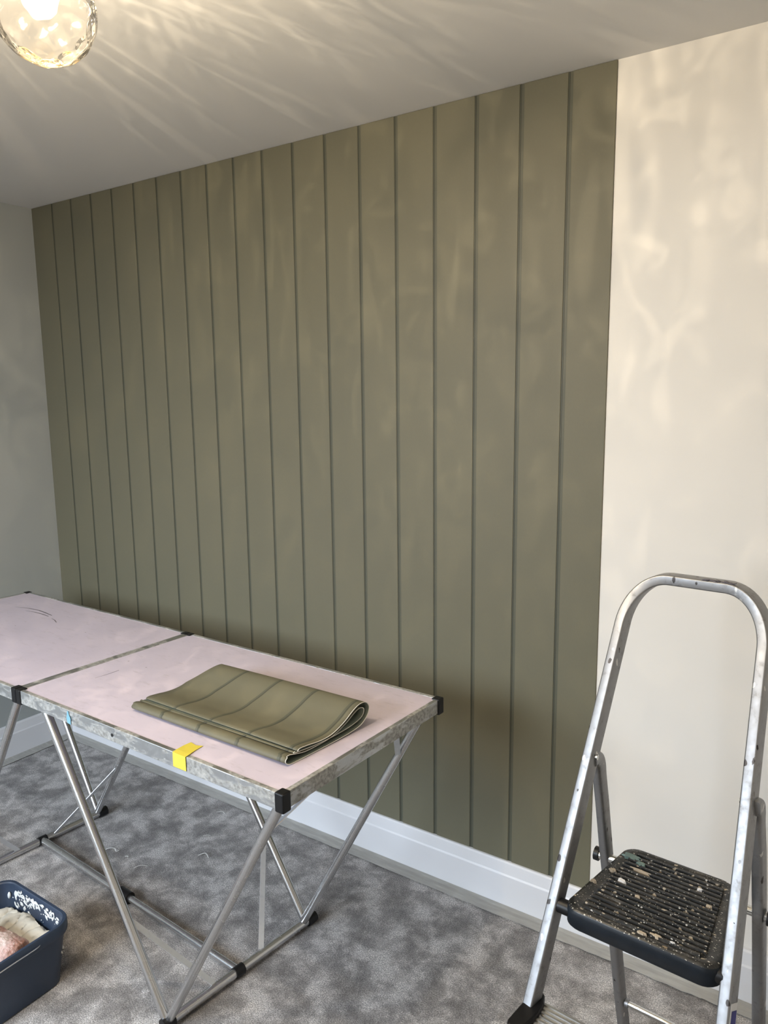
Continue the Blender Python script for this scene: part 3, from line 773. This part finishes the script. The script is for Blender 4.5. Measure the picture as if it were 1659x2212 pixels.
def gobo(l, seed, zs=1.0, bs=15, amp=.9):
    """the dimpled glass shade throws an uneven pattern: direction-dependent emission of the lamp itself"""
    l.use_nodes = True; nt = l.node_tree; em = nt.nodes['Emission']
    tc = nt.nodes.new('ShaderNodeTexCoord'); mp = nt.nodes.new('ShaderNodeMapping'); mp.inputs['Location'].default_value = (seed, seed*.7, seed*.3)
    nt.links.new(tc.outputs['Normal'], mp.inputs['Vector'])
    def nz(scale, detail, dist):
        n = nt.nodes.new('ShaderNodeTexNoise'); n.inputs['Scale'].default_value = scale; n.inputs['Detail'].default_value = detail; n.inputs['Distortion'].default_value = dist
        nt.links.new(mp.outputs[0], n.inputs['Vector']); return n.outputs['Fac']
    def rp(f, stops):
        r = nt.nodes.new('ShaderNodeValToRGB')
        while len(r.color_ramp.elements) < len(stops): r.color_ramp.elements.new(.5)
        for e, (p, v) in zip(r.color_ramp.elements, stops): e.position = p; e.color = (v, v, v, 1)
        nt.links.new(f, r.inputs[0]); return r.outputs[0]
    mp.inputs['Scale'].default_value = (1, 1, zs)
    a = rp(nz(7, 2, .8), [(.3, .68), (.5, .86), (.62, 1.0)])
    b = rp(nz(bs, 2, 1.2), [(.52, .0), (.58, .22), (.66, 1.0)])
    ad = nt.nodes.new('ShaderNodeMath'); ad.operation = 'MULTIPLY_ADD'; ad.inputs[1].default_value = amp
    nt.links.new(b, ad.inputs[0]); nt.links.new(a, ad.inputs[2])
    nt.links.new(ad.outputs[0], em.inputs['Strength'])

light = empty('ceiling_light', (1.97, -1.46, H)); tag(light, 'ceiling light with dimpled clear glass globe and glowing warm bulb', 'lamp')
def globe(c, hub, seed, zs, bs, amp):
    c = Vector(c); R = .0715; bm = bmesh.new()
    bmesh.ops.create_icosphere(bm, subdivisions=5, radius=R)
    dirs = []
    for i in range(64):
        z = 1-2*(i+.5)/64; a = i*2.39996; q = math.sqrt(1-z*z); dirs.append(Vector((q*math.cos(a), q*math.sin(a), z)))
    kill = []
    for v in bm.verts:
        dn = v.co.normalized(); k = 0
        for d_ in dirs:
            ang = dn.angle(d_); k = max(k, math.exp(-(ang/.155)**2))
        v.co = dn*(R - .0030*k)
        v.co.z *= .99
        if dn.z > .93: kill.append(v)
    bmesh.ops.delete(bm, geom=kill, context='VERTS')
    for v in bm.verts: v.co += c
    g = from_bm('glass_globe', bm, M['glass'], smooth=True); attach(g, light)
    # bulb, socket and arm
    bc = c+Vector((-.012, .004, .020)); bm = bmesh.new(); rings = []
    for zz, rr in ((-.0225, .004), (-.020, .011), (-.012, .0185), (0, .0215), (.012, .019), (.024, .013), (.034, .011)):
        rings.append([bc+Vector((rr*math.cos(t), rr*math.sin(t), zz)) for t in [2*math.pi*k/20 for k in range(20)]])
    loft(bm, rings, True, True)
    attach(from_bm('bulb', bm, M['bulb'], smooth=True), light)
    top = Vector((bc.x, bc.y, c.z+R*.92))
    tube('lamp_holder', [bc+Vector((0, 0, .034)), bc+Vector((0, 0, .085))], .015, M['brass'], root=light)
    tube('gallery', [top+Vector((.006, 0, -.004)), top+Vector((.006, 0, .014))], .034, M['brass'], n=28, root=light)
    tube('arm', catmull([bc+Vector((0, 0, .085)), bc+Vector((0, 0, .115)), (bc+Vector(hub))/2+Vector((0, 0, .10)), Vector(hub)], 8), .006, M['brass'], root=light)
    l = bpy.data.lights.new('bulb_light', 'POINT'); l.energy = LAMP_W; l.color = LAMP_COL; l.shadow_soft_size = .006
    gobo(l, seed, zs, bs, amp)
    lo = bpy.data.objects.new('bulb_light', l); COL.objects.link(lo); lo.location = bc; 
hub = (1.97, -1.46, 2.30)
globe((2.098, -1.280, 2.122), hub, 0.0, .8, 14, .8)
globe((1.755, -1.450, 2.122), hub, 3.7, .15, 20, 1.15)
globe((2.06, -1.665, 2.122), hub, 9.1, .5, 15, .3)
tube('stem', [hub, (1.97, -1.46, H-.02)], .009, M['brass'], root=light)
tube('canopy', [(1.97, -1.46, H-.024), (1.97, -1.46, H)], .06, M['brass'], n=32, root=light)
sc.cycles.sample_clamp_indirect = 6.0
sc.cycles.transparent_max_bounces = 16
